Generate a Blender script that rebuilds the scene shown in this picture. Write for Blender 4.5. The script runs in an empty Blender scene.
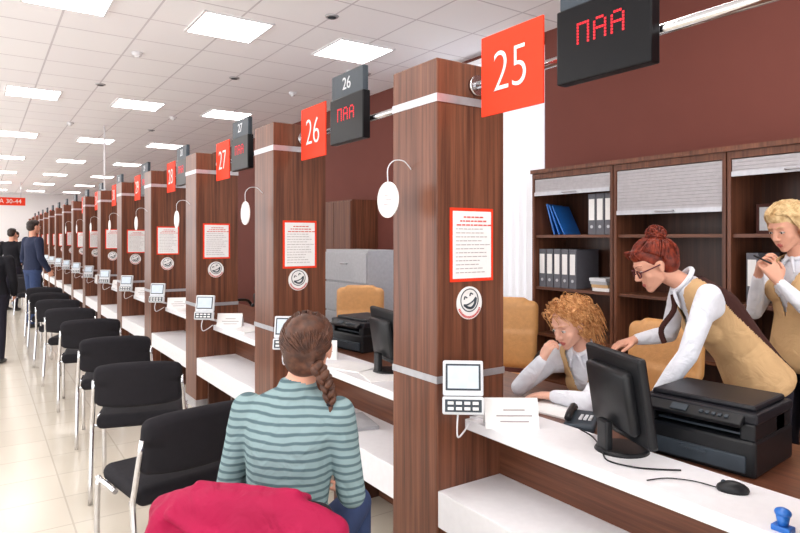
import bpy, bmesh, math, random
from mathutils import Vector, Matrix, Euler
from mathutils.bvhtree import BVHTree
random.seed(7)
scene = bpy.context.scene
COL = scene.collection
V = Vector

# ------------------------------------------------------------------ materials
def lin(c):
    out = []
    for v in c:
        v = v / 255.0
        out.append(v / 12.92 if v <= 0.04045 else ((v + 0.055) / 1.055) ** 2.4)
    return (out[0], out[1], out[2], 1.0)

def mat(name, col, rough=0.5, metal=0.0, emit=0.0, ecol=None, var=0.06, vscale=30.0, bump=0.0, bscale=80.0, spec=None):
    m = bpy.data.materials.new(name)
    m.use_nodes = True
    nt = m.node_tree
    b = nt.nodes["Principled BSDF"]
    b.inputs["Roughness"].default_value = rough
    b.inputs["Metallic"].default_value = metal
    if spec is not None:
        b.inputs["Specular IOR Level"].default_value = spec
    c = lin(col)
    tc = nt.nodes.new("ShaderNodeTexCoord")
    n = nt.nodes.new("ShaderNodeTexNoise")
    n.inputs["Scale"].default_value = vscale
    nt.links.new(tc.outputs["Object"], n.inputs["Vector"])
    r = nt.nodes.new("ShaderNodeValToRGB")
    r.color_ramp.elements[0].position = 0.3
    r.color_ramp.elements[1].position = 0.7
    r.color_ramp.elements[0].color = tuple(max(0, v * (1 - var)) for v in c[:3]) + (1,)
    r.color_ramp.elements[1].color = tuple(min(1, v * (1 + var)) for v in c[:3]) + (1,)
    nt.links.new(n.outputs["Fac"], r.inputs["Fac"])
    nt.links.new(r.outputs["Color"], b.inputs["Base Color"])
    if emit > 0:
        b.inputs["Emission Color"].default_value = lin(ecol or col)
        b.inputs["Emission Strength"].default_value = emit
    if bump > 0:
        n2 = nt.nodes.new("ShaderNodeTexNoise")
        n2.inputs["Scale"].default_value = bscale
        n2.inputs["Detail"].default_value = 3
        n2.inputs["Distortion"].default_value = 0.8
        nt.links.new(tc.outputs["Object"], n2.inputs["Vector"])
        bp = nt.nodes.new("ShaderNodeBump")
        bp.inputs["Strength"].default_value = bump
        bp.inputs["Distance"].default_value = 0.01 if bscale > 40 else 0.03
        nt.links.new(n2.outputs["Fac"], bp.inputs["Height"])
        nt.links.new(bp.outputs["Normal"], b.inputs["Normal"])
    return m

def wood(name, c1, c2, axis='Z', rough=0.32):
    m = bpy.data.materials.new(name)
    m.use_nodes = True
    nt = m.node_tree
    b = nt.nodes["Principled BSDF"]
    b.inputs["Roughness"].default_value = rough
    b.inputs["Specular IOR Level"].default_value = 0.35
    tc = nt.nodes.new("ShaderNodeTexCoord")
    mp = nt.nodes.new("ShaderNodeMapping")
    s = {'Z': (30, 30, 0.8), 'Y': (30, 0.8, 30), 'X': (0.8, 30, 30)}[axis]
    mp.inputs["Scale"].default_value = s
    nt.links.new(tc.outputs["Object"], mp.inputs["Vector"])
    n = nt.nodes.new("ShaderNodeTexNoise")
    n.inputs["Scale"].default_value = 1.2
    n.inputs["Detail"].default_value = 9
    n.inputs["Roughness"].default_value = 0.66
    n.inputs["Distortion"].default_value = 0.4
    nt.links.new(mp.outputs["Vector"], n.inputs["Vector"])
    r = nt.nodes.new("ShaderNodeValToRGB")
    r.color_ramp.elements[0].position = 0.33
    r.color_ramp.elements[1].position = 0.68
    r.color_ramp.elements[0].color = lin(c1)
    r.color_ramp.elements[1].color = lin(c2)
    nt.links.new(n.outputs["Fac"], r.inputs["Fac"])
    nt.links.new(r.outputs["Color"], b.inputs["Base Color"])
    return m

def grid_mat(name, size, c1, c2, cm, mortar, rough, off=(0, 0, 0), spec=0.5):
    m = bpy.data.materials.new(name)
    m.use_nodes = True
    nt = m.node_tree
    b = nt.nodes["Principled BSDF"]
    b.inputs["Roughness"].default_value = rough
    b.inputs["Specular IOR Level"].default_value = spec
    tc = nt.nodes.new("ShaderNodeTexCoord")
    mp = nt.nodes.new("ShaderNodeMapping")
    mp.inputs["Location"].default_value = off
    nt.links.new(tc.outputs["Object"], mp.inputs["Vector"])
    br = nt.nodes.new("ShaderNodeTexBrick")
    br.offset = 0.0
    br.squash = 1.0
    br.inputs["Scale"].default_value = 1.0
    br.inputs["Brick Width"].default_value = size
    br.inputs["Row Height"].default_value = size
    br.inputs["Mortar Size"].default_value = mortar
    br.inputs["Mortar Smooth"].default_value = 0.1
    br.inputs["Color1"].default_value = lin(c1)
    br.inputs["Color2"].default_value = lin(c2)
    br.inputs["Mortar"].default_value = lin(cm)
    nt.links.new(mp.outputs["Vector"], br.inputs["Vector"])
    nt.links.new(br.outputs["Color"], b.inputs["Base Color"])
    return m

def stripe_mat(name, c1, c2, period, duty=0.45, rough=0.9):
    m = bpy.data.materials.new(name)
    m.use_nodes = True
    nt = m.node_tree
    b = nt.nodes["Principled BSDF"]
    b.inputs["Roughness"].default_value = rough
    b.inputs["Specular IOR Level"].default_value = 0.15
    tc = nt.nodes.new("ShaderNodeTexCoord")
    n = nt.nodes.new("ShaderNodeTexNoise")
    n.inputs["Scale"].default_value = 7
    nt.links.new(tc.outputs["Object"], n.inputs["Vector"])
    sx = nt.nodes.new("ShaderNodeSeparateXYZ")
    nt.links.new(tc.outputs["Object"], sx.inputs[0])
    ma = nt.nodes.new("ShaderNodeMath"); ma.operation = 'MULTIPLY_ADD'
    ma.inputs[1].default_value = 0.025
    nt.links.new(n.outputs["Fac"], ma.inputs[0])
    nt.links.new(sx.outputs["Z"], ma.inputs[2])
    dv = nt.nodes.new("ShaderNodeMath"); dv.operation = 'DIVIDE'
    dv.inputs[1].default_value = period
    nt.links.new(ma.outputs[0], dv.inputs[0])
    fr = nt.nodes.new("ShaderNodeMath"); fr.operation = 'FRACT'
    nt.links.new(dv.outputs[0], fr.inputs[0])
    r = nt.nodes.new("ShaderNodeValToRGB")
    e = r.color_ramp.elements
    e[0].position = 0.0; e[0].color = lin(c1)
    e[1].position = 1.0; e[1].color = lin(c1)
    for p, c in ((1 - duty - 0.12, c1), (1 - duty, c2), (0.88, c2)):
        x = e.new(p); x.color = lin(c)
    nt.links.new(fr.outputs[0], r.inputs["Fac"])
    nt.links.new(r.outputs["Color"], b.inputs["Base Color"])
    n3 = nt.nodes.new("ShaderNodeTexNoise"); n3.inputs["Scale"].default_value = 11; n3.inputs["Distortion"].default_value = 1.0
    nt.links.new(tc.outputs["Object"], n3.inputs["Vector"])
    bp = nt.nodes.new("ShaderNodeBump"); bp.inputs["Strength"].default_value = 0.6; bp.inputs["Distance"].default_value = 0.03
    nt.links.new(n3.outputs["Fac"], bp.inputs["Height"]); nt.links.new(bp.outputs["Normal"], b.inputs["Normal"])
    return m

def hair_mat(name, c1, c2):
    m = bpy.data.materials.new(name)
    m.use_nodes = True
    nt = m.node_tree
    b = nt.nodes["Principled BSDF"]
    b.inputs["Roughness"].default_value = 0.45
    b.inputs["Specular IOR Level"].default_value = 0.3
    tc = nt.nodes.new("ShaderNodeTexCoord")
    n = nt.nodes.new("ShaderNodeTexNoise")
    n.inputs["Scale"].default_value = 45
    n.inputs["Detail"].default_value = 4
    nt.links.new(tc.outputs["Object"], n.inputs["Vector"])
    r = nt.nodes.new("ShaderNodeValToRGB")
    r.color_ramp.elements[0].position = 0.35
    r.color_ramp.elements[1].position = 0.65
    r.color_ramp.elements[0].color = lin(c1)
    r.color_ramp.elements[1].color = lin(c2)
    nt.links.new(n.outputs["Fac"], r.inputs["Fac"])
    nt.links.new(r.outputs["Color"], b.inputs["Base Color"])
    return m

M_wood = wood("walnut_vertical", (74, 41, 29), (128, 80, 58))
M_woody = wood("walnut_horizontal", (80, 45, 32), (126, 80, 58), 'Y')
M_woodd = wood("walnut_dark", (60, 36, 28), (90, 57, 44))
M_silver = mat("brushed_silver", (190, 190, 195), 0.35, 0.7)
M_chrome = mat("chrome", (215, 215, 218), 0.15, 1.0)
M_white = mat("white_laminate", (234, 233, 236), 0.35, var=0.02)
M_paper = mat("paper_white", (236, 234, 233), 0.8, var=0.02)
M_red = mat("sign_red", (232, 60, 32), 0.6, var=0.02, spec=0.2)
M_redtxt = mat("print_red", (205, 60, 50), 0.6)
M_greytxt = mat("print_grey", (165, 155, 155), 0.7)
M_black = mat("black_plastic", (20, 21, 24), 0.4, spec=0.35)
M_dispb = mat("display_black", (14, 14, 17), 0.3, spec=0.2)
M_dgrey = mat("dark_grey_plastic", (58, 66, 74), 0.45, spec=0.3)
M_lgrey = mat("light_grey_plastic", (214, 216, 220), 0.4)
M_screen = mat("device_screen", (180, 190, 200), 0.15, emit=0.35)
M_fabric = mat("black_fabric", (34, 32, 36), 0.9, bump=0.3, bscale=300, spec=0.2)
M_tan = mat("tan_leather", (205, 150, 92), 0.4, bump=0.2, bscale=60)
M_led = mat("led_red", (120, 8, 18), 0.5, emit=1.1, ecol=(255, 22, 44))
M_wallb = mat("brown_wall_paint", (110, 62, 54), 0.75, var=0.03, vscale=3, spec=0.2)
M_wallw = mat("white_wall_paint", (225, 222, 222), 0.8, var=0.02)
M_slat = mat("blind_fabric_glow", (236, 236, 240), 0.8, emit=0.22, var=0.02)  # faint emission on the slats stands in for daylight shining through the fabric
M_lamp = mat("lamp_diffuser", (255, 255, 255), 0.5, emit=15.0, ecol=(255, 251, 248))
M_shutter = mat("shutter_grey", (172, 168, 172), 0.5, 0.1)
M_greycab = mat("grey_metal", (170, 170, 174), 0.5)
M_blue = mat("blue_plastic", (35, 105, 190), 0.3)
M_jacket = mat("magenta_cloth", (152, 10, 60), 0.7, var=0.12, vscale=6, bump=0.5, bscale=12, spec=0.25)
M_skin = mat("skin", (216, 160, 136), 0.55, var=0.05, vscale=12, spec=0.3)
M_skin2 = mat("skin_pale", (224, 172, 150), 0.55, var=0.05, vscale=12, spec=0.3)
M_lips = mat("lips", (182, 92, 86), 0.4)
M_shirt = mat("white_shirt", (224, 226, 234), 0.85, var=0.02, bump=0.7, bscale=11, spec=0.2)
M_vest = mat("beige_vest", (200, 164, 120), 0.85, var=0.05, vscale=8, bump=0.6, bscale=10, spec=0.2)
M_brownv = mat("brown_cloth", (66, 38, 34), 0.85, var=0.05, spec=0.2)
M_trous = mat("dark_trousers", (36, 34, 44), 0.85, spec=0.2)
M_jeans = mat("blue_jeans", (52, 66, 100), 0.85, spec=0.2)
M_navy = mat("navy_jacket", (38, 44, 66), 0.8, spec=0.2)
M_blackc = mat("black_cloth", (26, 25, 30), 0.85, spec=0.2)
M_shoe = mat("black_shoe", (25, 22, 22), 0.4)
M_eyew = mat("eye_white", (222, 214, 210), 0.3)
M_iris = mat("eye_iris", (48, 46, 44), 0.25)
M_glass = mat("dark_red_glasses_frame", (84, 10, 26), 0.3)
M_sweater = stripe_mat("striped_sweater", (132, 154, 156), (84, 104, 110), 0.0255, 0.36)
M_hbrown = hair_mat("hair_brown", (58, 35, 26), (90, 57, 42))
M_hred = hair_mat("hair_auburn", (78, 24, 16), (138, 54, 34))
M_horange = hair_mat("hair_ginger", (168, 108, 60), (224, 170, 114))
M_hblond = hair_mat("hair_blond", (190, 154, 106), (232, 204, 156))
M_hdark = hair_mat("hair_dark", (30, 24, 22), (58, 44, 38))
M_floor = grid_mat("floor_tiles", 0.42, (208, 199, 184), (202, 193, 178), (186, 177, 163), 0.005, 0.2)
M_ceil = grid_mat("ceiling_tiles", 0.625, (250, 249, 252), (248, 246, 250), (214, 210, 216), 0.009, 0.9,
                  off=(0.0625, 0.1, 0), spec=0.1)

# ------------------------------------------------------------------ mesh builder
def new_mesh_obj(name, me, parent=None, loc=(0, 0, 0)):
    ob = bpy.data.objects.new(name, me)
    COL.objects.link(ob)
    ob.location = loc
    if parent is not None:
        ob.parent = parent
    return ob

class MB:
    def __init__(self):
        self.bm = bmesh.new()
    def _add(self, t, mi, smooth):
        for f in t.faces:
            f.material_index = mi
            f.smooth = smooth
        me = bpy.data.meshes.new("tmp")
        t.to_mesh(me); t.free()
        self.bm.from_mesh(me)
        bpy.data.meshes.remove(me)
    def box(self, c, s, mi=0, bev=0.0, rot=None, seg=2):
        t = bmesh.new()
        bmesh.ops.create_cube(t, size=1.0)
        for v in t.verts:
            v.co = V((v.co.x * s[0], v.co.y * s[1], v.co.z * s[2]))
        if bev > 0:
            bmesh.ops.bevel(t, geom=t.edges[:], offset=bev, segments=seg, profile=0.5, affect='EDGES')
        if rot is not None:
            bmesh.ops.transform(t, matrix=rot.to_4x4(), verts=t.verts)
        bmesh.ops.translate(t, vec=V(c), verts=t.verts)
        self._add(t, mi, bev > 0.012)
        return self
    def box2(self, a, b, mi=0, bev=0.0):
        a = V(a); b = V(b)
        return self.box((a + b) / 2, [abs(x) for x in (b - a)], mi, bev)
    def cyl(self, p1, p2, r1, r2=None, mi=0, seg=20):
        p1 = V(p1); p2 = V(p2); r2 = r1 if r2 is None else r2
        d = p2 - p1
        t = bmesh.new()
        bmesh.ops.create_cone(t, cap_ends=True, segments=seg, radius1=r1, radius2=r2, depth=d.length)
        q = V((0, 0, 1)).rotation_difference(d.normalized()).to_matrix().to_4x4()
        bmesh.ops.transform(t, matrix=Matrix.Translation((p1 + p2) / 2) @ q, verts=t.verts)
        for f in t.faces:
            f.smooth = len(f.verts) == 4
            f.material_index = mi
        me = bpy.data.meshes.new("tmp"); t.to_mesh(me); t.free()
        self.bm.from_mesh(me); bpy.data.meshes.remove(me)
        return self
    def sph(self, c, r, mi=0, rot=None, seg=16):
        if isinstance(r, (int, float)): r = (r, r, r)
        t = bmesh.new()
        bmesh.ops.create_uvsphere(t, u_segments=seg, v_segments=max(8, seg // 2), radius=1)
        mt = Matrix.Diagonal((r[0], r[1], r[2], 1))
        if rot is not None: mt = rot.to_4x4() @ mt
        bmesh.ops.transform(t, matrix=Matrix.Translation(V(c)) @ mt, verts=t.verts)
        self._add(t, mi, True)
        return self
    def tube(self, pts, r, mi=0, seg=8, closed=False, taper=None, res=4):
        P = [V(p) for p in pts]
        if res > 1:
            Q = []
            n = len(P)
            rng = n if closed else n - 1
            for i in range(rng):
                p0 = P[(i - 1) % n] if (closed or i > 0) else P[0]
                p1 = P[i]; p2 = P[(i + 1) % n]
                p3 = P[(i + 2) % n] if (closed or i + 2 < n) else P[-1]
                for k in range(res):
                    t = k / res
                    Q.append(0.5 * ((2 * p1) + (p2 - p0) * t + (2 * p0 - 5 * p1 + 4 * p2 - p3) * t * t + (3 * p1 - p0 - 3 * p2 + p3) * t ** 3))
            if not closed: Q.append(P[-1])
            P = Q
        n = len(P)
        bm = self.bm
        rings = []
        nrm = None
        for i in range(n):
            if closed:
                tg = (P[(i + 1) % n] - P[i - 1])
            else:
                tg = P[min(i + 1, n - 1)] - P[max(i - 1, 0)]
            if tg.length < 1e-9: tg = V((0, 0, 1))
            tg.normalize()
            if nrm is None:
                a = V((0, 0, 1)) if abs(tg.z) < 0.9 else V((1, 0, 0))
                nrm = a.cross(tg).normalized()
            else:
                nrm = (nrm - tg * nrm.dot(tg))
                if nrm.length < 1e-6: nrm = tg.orthogonal()
                nrm.normalize()
            bi = tg.cross(nrm)
            f = i / max(1, n - 1)
            rr = r if taper is None else r * (1 - taper * f)
            rings.append([bm.verts.new(P[i] + (nrm * math.cos(2 * math.pi * k / seg) + bi * math.sin(2 * math.pi * k / seg)) * rr) for k in range(seg)])
        m = n if closed else n - 1
        for i in range(m):
            a = rings[i]; b = rings[(i + 1) % n]
            for k in range(seg):
                f = bm.faces.new((a[k], a[(k + 1) % seg], b[(k + 1) % seg], b[k]))
                f.smooth = True; f.material_index = mi
        if not closed:
            f = bm.faces.new(rings[0][::-1]); f.material_index = mi
            f = bm.faces.new(rings[-1]); f.material_index = mi
        return self
    def text(self, s, size, mtx, mi=0, ext=0.001, sx=1.0, off=0.0):
        cu = bpy.data.curves.new("t", 'FONT')
        cu.body = s; cu.size = size; cu.align_x = 'CENTER'; cu.align_y = 'CENTER'; cu.extrude = ext; cu.offset = off
        ob = bpy.data.objects.new("t", cu)
        COL.objects.link(ob)
        dg = bpy.context.evaluated_depsgraph_get()
        me = bpy.data.meshes.new_from_object(ob.evaluated_get(dg))
        me.transform(mtx @ Matrix.Diagonal((sx, 1, 1, 1)))
        for p in me.polygons: p.material_index = mi
        self.bm.from_mesh(me)
        bpy.data.meshes.remove(me)
        bpy.data.objects.remove(ob); bpy.data.curves.remove(cu)
        return self
    def obj(self, name, mats, parent=None, loc=(0, 0, 0), label=None):
        me = bpy.data.meshes.new(name)
        bmesh.ops.recalc_face_normals(self.bm, faces=self.bm.faces[:])
        self.bm.to_mesh(me); self.bm.free()
        if not isinstance(mats, (list, tuple)): mats = [mats]
        for m in mats: me.materials.append(m)
        ob = new_mesh_obj(name, me, parent, loc)
        if label: ob["label"] = label
        return ob

def thing(name, loc, rotz=0.0, label="", cat="", group=None):
    e = bpy.data.objects.new(name, None)
    e.empty_display_size = 0.1
    COL.objects.link(e)
    e.location = loc
    e.rotation_euler = (0, 0, rotz)
    e["label"] = label; e["category"] = cat
    if group: e["group"] = group
    return e

def tag(ob, label, cat, group=None):
    ob["label"] = label; ob["category"] = cat
    if group: ob["group"] = group
    return ob

def copy_thing(src, loc, rotz=None, label=None):
    new = src.copy()
    COL.objects.link(new)
    new.location = loc
    if rotz is not None: new.rotation_euler = (0, 0, rotz)
    if label: new["label"] = label
    kids = list(src.children)
    for ch in kids:
        c = ch.copy(); COL.objects.link(c); c.parent = new
        for g in list(ch.children):
            d = g.copy(); COL.objects.link(d); d.parent = c
    return new

def struct(ob):
    ob["kind"] = "structure"
    return ob

FX = Matrix(((0, 0, -1, 0), (-1, 0, 0, 0), (0, 1, 0, 0), (0, 0, 0, 1)))  # faces -X
FY = Matrix(((1, 0, 0, 0), (0, 0, -1, 0), (0, 1, 0, 0), (0, 0, 0, 1)))  # faces -Y
def at(x, y, z, F): return Matrix.Translation((x, y, z)) @ F

# ------------------------------------------------------------------ layout constants
CAMH = 1.55
PX0, PX1 = 1.62, 2.01
PY0, PYD, STEP = 2.11, 0.34, 1.787
PTOP = 2.325
HC = 3.4
WX = 4.2
YF = 30.0
NP = 16

# ------------------------------------------------------------------ room shell
struct(MB().box2((-4, -3, -0.1), (WX + 0.1, YF + 0.1, 0)).obj("floor", M_floor))
struct(MB().box2((-4, -3, HC), (WX + 0.1, YF + 0.1, HC + 0.1)).obj("ceiling", M_ceil))
WY0, WY1, WZ0, WZ1 = 3.88, 5.2, 0.9, 3.3
w = MB()
w.box2((WX, -3, 0), (WX + 0.12, WY0, HC))
w.box2((WX, WY1, 0), (WX + 0.12, YF, HC))
w.box2((WX, WY0, 0), (WX + 0.12, WY1, WZ0))
w.box2((WX, WY0, WZ1), (WX + 0.12, WY1, HC))
struct(w.obj("wall_right", M_wallb))
struct(MB().box2((-4, YF, 0), (WX, YF + 0.12, HC)).obj("wall_far", M_wallw))
w = MB()
w.box2((WX + 0.06, WY0, WZ0), (WX + 0.1, WY1, WZ1), 1)
for y in (WY0 + 0.03, (WY0 + WY1) / 2, WY1 - 0.03):
    w.box2((WX + 0.03, y - 0.03, WZ0), (WX + 0.1, y + 0.03, WZ1), 0)
w.box2((WX + 0.03, WY0, WZ0), (WX + 0.1, WY1, WZ0 + 0.05), 0)
struct(w.obj("window_1", [M_white, mat("window_daylight", (235, 240, 250), 0.2, emit=1.2)]))
struct(MB().box2((WX - 0.015, 5.2, 0), (WX, YF, 0.08)).obj("baseboard_right", M_woodd))
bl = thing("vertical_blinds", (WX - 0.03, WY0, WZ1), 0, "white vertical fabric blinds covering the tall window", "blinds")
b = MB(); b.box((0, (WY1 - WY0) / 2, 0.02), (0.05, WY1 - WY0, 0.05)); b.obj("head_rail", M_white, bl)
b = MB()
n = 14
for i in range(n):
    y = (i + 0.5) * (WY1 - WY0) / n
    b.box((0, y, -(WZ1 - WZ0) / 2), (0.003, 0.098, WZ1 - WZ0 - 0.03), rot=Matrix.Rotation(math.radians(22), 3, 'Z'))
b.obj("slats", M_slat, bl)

# ceiling lights
src = thing("ceiling_light", (0.56, 1.55, HC), 0, "square recessed white fluorescent ceiling panel", "ceiling light", "square ceiling light panels")
b = MB()
for sx, sy, cx, cy in ((0.61, 0.02, 0, 0.295), (0.61, 0.02, 0, -0.295), (0.02, 0.61, 0.295, 0), (0.02, 0.61, -0.295, 0)):
    b.box((cx, cy, -0.006), (sx, sy, 0.014))
b.obj("frame", M_white, src)
MB().box((0, 0, -0.004), (0.57, 0.57, 0.006)).obj("diffuser", M_lamp, src)
for X in (-3.19, -1.94, -0.69, 0.56, 1.81, 3.06):
    for j in range(-1, 8):
        Y = 1.55 + 3.8 * j
        if X == 0.56 and j == 0: continue
        copy_thing(src, (X, Y, HC))
det = tag(MB().cyl((0, 0, -0.035), (0, 0, 0), 0.04, 0.055).cyl((0, 0, -0.05), (0, 0, -0.035), 0.02, 0.03).obj("smoke_detector", M_white, None, (1.3, 6.6, HC)),
          "small round white smoke detector on the ceiling", "smoke detector", "ceiling smoke detectors")
for p in ((3.3, 7.3), (2.45, 9.8), (1.2, 11.2)):
    d = det.copy(); COL.objects.link(d); d.location = (p[0], p[1], HC)
spt = tag(MB().cyl((0, 0, -0.012), (0, 0, 0), 0.05, 0.06).cyl((0, 0, -0.016), (0, 0, -0.01), 0.035, mi=1).obj("downlight", [M_silver, M_dgrey], None, (2.43, 7.0, HC)),
          "small round chrome downlight in the ceiling", "downlight", "ceiling downlights")
for p in ((2.43, 4.6), (3.6, 6.0), (1.2, 8.2), (2.43, 11.2)):
    d = spt.copy(); COL.objects.link(d); d.location = (p[0], p[1], HC)
cam_ = thing("security_camera", (3.4, 6.0, HC), 0, "small dark dome camera on the ceiling", "security camera")
MB().cyl((0, 0, -0.04), (0, 0, 0), 0.05).obj("base", M_white, cam_)
MB().sph((0, 0, -0.05), 0.04).obj("dome", M_black, cam_)
tag(MB().cyl((0, 0, 0), (0, 0, HC - PTOP), 0.014).cyl((0, 0, 0), (0, 0, 0.02), 0.05).obj("pole", M_white, None, (1.7, PY0 + 5 * STEP + 0.15, PTOP)),
    "thin white pole rising from a pillar to the ceiling", "pole")
hs = thing("hanging_sign", (0.62, 24.0, 2.75), 0, "long red sign with white lettering hung from the ceiling", "sign")
MB().box((0, 0, 0), (1.25, 0.04, 0.26)).obj("panel", M_red, hs)
MB().text("ОКНА 30-44", 0.19, at(0.0, -0.025, 0, FY)).obj("lettering", M_paper, hs)
for s in (-0.5, 0.5):
    MB().cyl((s, 0, 0.13), (s, 0, 0.65), 0.01).obj("hanger", M_silver, hs)

# ------------------------------------------------------------------ pillars
pil = thing("pillar", (0, 0, 0), 0, "square walnut veneer pillar with silver bands", "pillar", "walnut pillars along the counter")
cx, cy = (PX1 - PX0) / 2, PYD / 2
MB().box((cx, cy, PTOP / 2), (PX1 - PX0, PYD, PTOP), bev=0.004).obj("shaft", M_wood, pil)
for z, h in ((2.155, 0.035), (0.94, 0.03)):
    MB().box((cx, cy, z), (PX1 - PX0 + 0.006, PYD + 0.006, h)).obj("band", M_silver, pil)
MB().box((cx, cy, 0.04), (PX1 - PX0 + 0.01, PYD + 0.01, 0.08)).obj("plinth", M_silver, pil)
pil.location = (PX0, PY0 - STEP, 0)

def make_poster():
    p = thing("poster", (0, 0, 0), 0, "printed white notice with red border and heading on a pillar", "poster", "notices on the pillars")
    W, H = 0.25, 0.325
    b = MB(); b.box((0, -0.002, 0), (W, 0.004, H)); b.obj("border", M_red, p)
    b = MB(); b.box((0, -0.0045, 0), (W - 0.028, 0.002, H - 0.028)); b.obj("sheet", M_paper, p)
    b = MB()
    rr = random.Random(3)
    z = H / 2 - 0.04
    for i in range(15):
        wid = (0.12 + 0.06 * rr.random()) if i > 2 else 0.1 + 0.04 * i
        mi = 0 if i < 3 else 1
        x0 = -wid / 2 if i < 3 else -0.095
        x = x0
        while x < x0 + wid:
            l = 0.01 + 0.018 * rr.random()
            b.box((x + l / 2, -0.006, z), (l, 0.001, 0.006 if i < 3 else 0.0035), mi)
            x += l + 0.005
        z -= 0.0175
    b.obj("print", [M_redtxt, M_greytxt], p)
    return p
def make_sticker():
    p = thing("sticker", (0, 0, 0), 0, "round white sticker with a grinning face and red lettering", "sticker", "smiling stickers on the pillars")
    MB().cyl((0, 0, 0), (0, -0.003, 0), 0.073, seg=36).obj("disc", M_paper, p)
    b = MB()
    b.tube([(0.05 * math.cos(a), -0.004, 0.05 * math.sin(a) + 0.012) for a in [i * math.pi / 10 for i in range(20)]], 0.0025, 0, 5, True, res=2)
    b.tube([(-0.036, -0.004, 0.006), (-0.022, -0.004, -0.014), (0, -0.004, -0.024), (0.022, -0.004, -0.014), (0.036, -0.004, 0.006)], 0.006, 0, 6)
    b.tube([(-0.038, -0.004, 0.008), (-0.02, -0.004, 0.0), (0, -0.004, -0.002), (0.02, -0.004, 0.0), (0.038, -0.004, 0.008)], 0.0035, 0, 6)
    for s in (-1, 1):
        b.tube([(s * 0.018 - 0.009, -0.004, 0.028), (s * 0.018, -0.004, 0.038), (s * 0.018 + 0.009, -0.004, 0.028)], 0.003, 0, 6)
    for v in b.bm.verts:
        x, z = v.co.x, v.co.z - 0.012
        a = math.radians(24)
        v.co.x = x * math.cos(a) - z * math.sin(a); v.co.z = x * math.sin(a) + z * math.cos(a) + 0.012
    for a in range(-10, 11):
        t = -math.pi / 2 + a * 0.115
        b.box((0.064 * math.cos(t), -0.004, 0.064 * math.sin(t)), (0.005, 0.001, 0.010), 1, 0, Matrix.Rotation(-(t + math.pi / 2), 3, 'Y'))
    b.obj("print", [M_dgrey, M_redtxt], p)
    return p
poster = make_poster()
sticker = make_sticker()
poster.location = (1.815, PY0, 1.52)
sticker.location = (1.80, PY0, 1.262)

ov = thing("oval_tag", (PX0, PY0 + 0.19, 1.86), 0, "oval white tag hanging from a curved wire on a pillar", "tag", "oval tags on the pillars")
MB().tube([(0, 0, 0), (-0.04, 0, 0.035), (-0.09, 0.005, 0.035), (-0.12, 0.01, 0.0), (-0.12, 0.01, -0.06)], 0.0025, 0, 6).obj("wire", M_lgrey, ov)
b = MB()
b.cyl((-0.123, 0.01, -0.14), (-0.117, 0.01, -0.14), 0.08, seg=32)
for v in b.bm.verts: v.co.y = 0.01 + (v.co.y - 0.01) * 1.05
b.obj("plate", M_paper, ov)
b = MB()
b.tube([(-0.124, 0.01 + 0.076 * math.cos(a), -0.14 + 0.073 * math.sin(a)) for a in [i * math.pi / 10 for i in range(20)]], 0.001, 0, 5, True, res=2)
for k, l in ((0.02, 0.05), (0, 0.07), (-0.02, 0.06)):
    b.box((-0.1235, 0.01, -0.14 + k), (0.001, l, 0.004), 0)
b.obj("print", M_greytxt, ov)

GL = {'П': ["11111", "10001", "10001", "10001", "10001", "10001", "10001"], 'А': ["01110", "10001", "10001", "11111", "10001", "10001", "10001"]}
def number_sign(k, loc):
    s = thing("number_sign", loc, 0, "square red sign with white window number %d on the rail" % (25 + k), "sign", "red window number signs")
    MB().box((-0.07, -0.295, 0), (0.01, 0.35, 0.335), bev=0.003).obj("panel", M_red, s)
    MB().text("%d" % (25 + k), 0.24, at(-0.077, -0.295, -0.003, FX), sx=0.86, off=-0.0035).obj("numeral", M_paper, s)
    MB().box2((-0.065, -0.32, -0.015), (-0.018, -0.27, 0.015)).obj("bracket", M_chrome, s)
    return s
DOTS = MB()
pt = 0.0112
x0 = -8.5 * pt
for ci, c in enumerate("ПАА"):
    for r_, row in enumerate(GL[c]):
        for q, v in enumerate(row):
            if v == "1":
                DOTS.box((0, -(x0 + (ci * 6.4 + q) * pt), -(r_ - 3) * pt), (0.002, 0.0078, 0.0078))
DOTS = DOTS.obj("readout", M_led)
DM = DOTS.data; bpy.data.objects.remove(DOTS)
def led_display(k, loc):
    s = thing("led_display", loc, 0, "black electronic queue display with glowing red characters on the rail", "display", "queue displays over the windows")
    MB().box((-0.055, -0.735, 0.0), (0.05, 0.39, 0.27), bev=0.006).obj("housing", M_dispb, s)
    MB().box((-0.055, -0.735, 0.205), (0.035, 0.37, 0.14), bev=0.004).obj("number_panel", M_dgrey, s)
    MB().text("%d" % (25 + k), 0.10, at(-0.074, -0.735, 0.205, FX)).obj("numeral", M_lgrey, s)
    new_mesh_obj("readout", DM, s, (-0.081, -0.735, 0.03))
    MB().box2((-0.032, -0.76, -0.035), (-0.012, -0.71, 0.01)).obj("bracket", M_chrome, s)
    return s
RX, RZ = 1.84, 2.23
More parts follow.
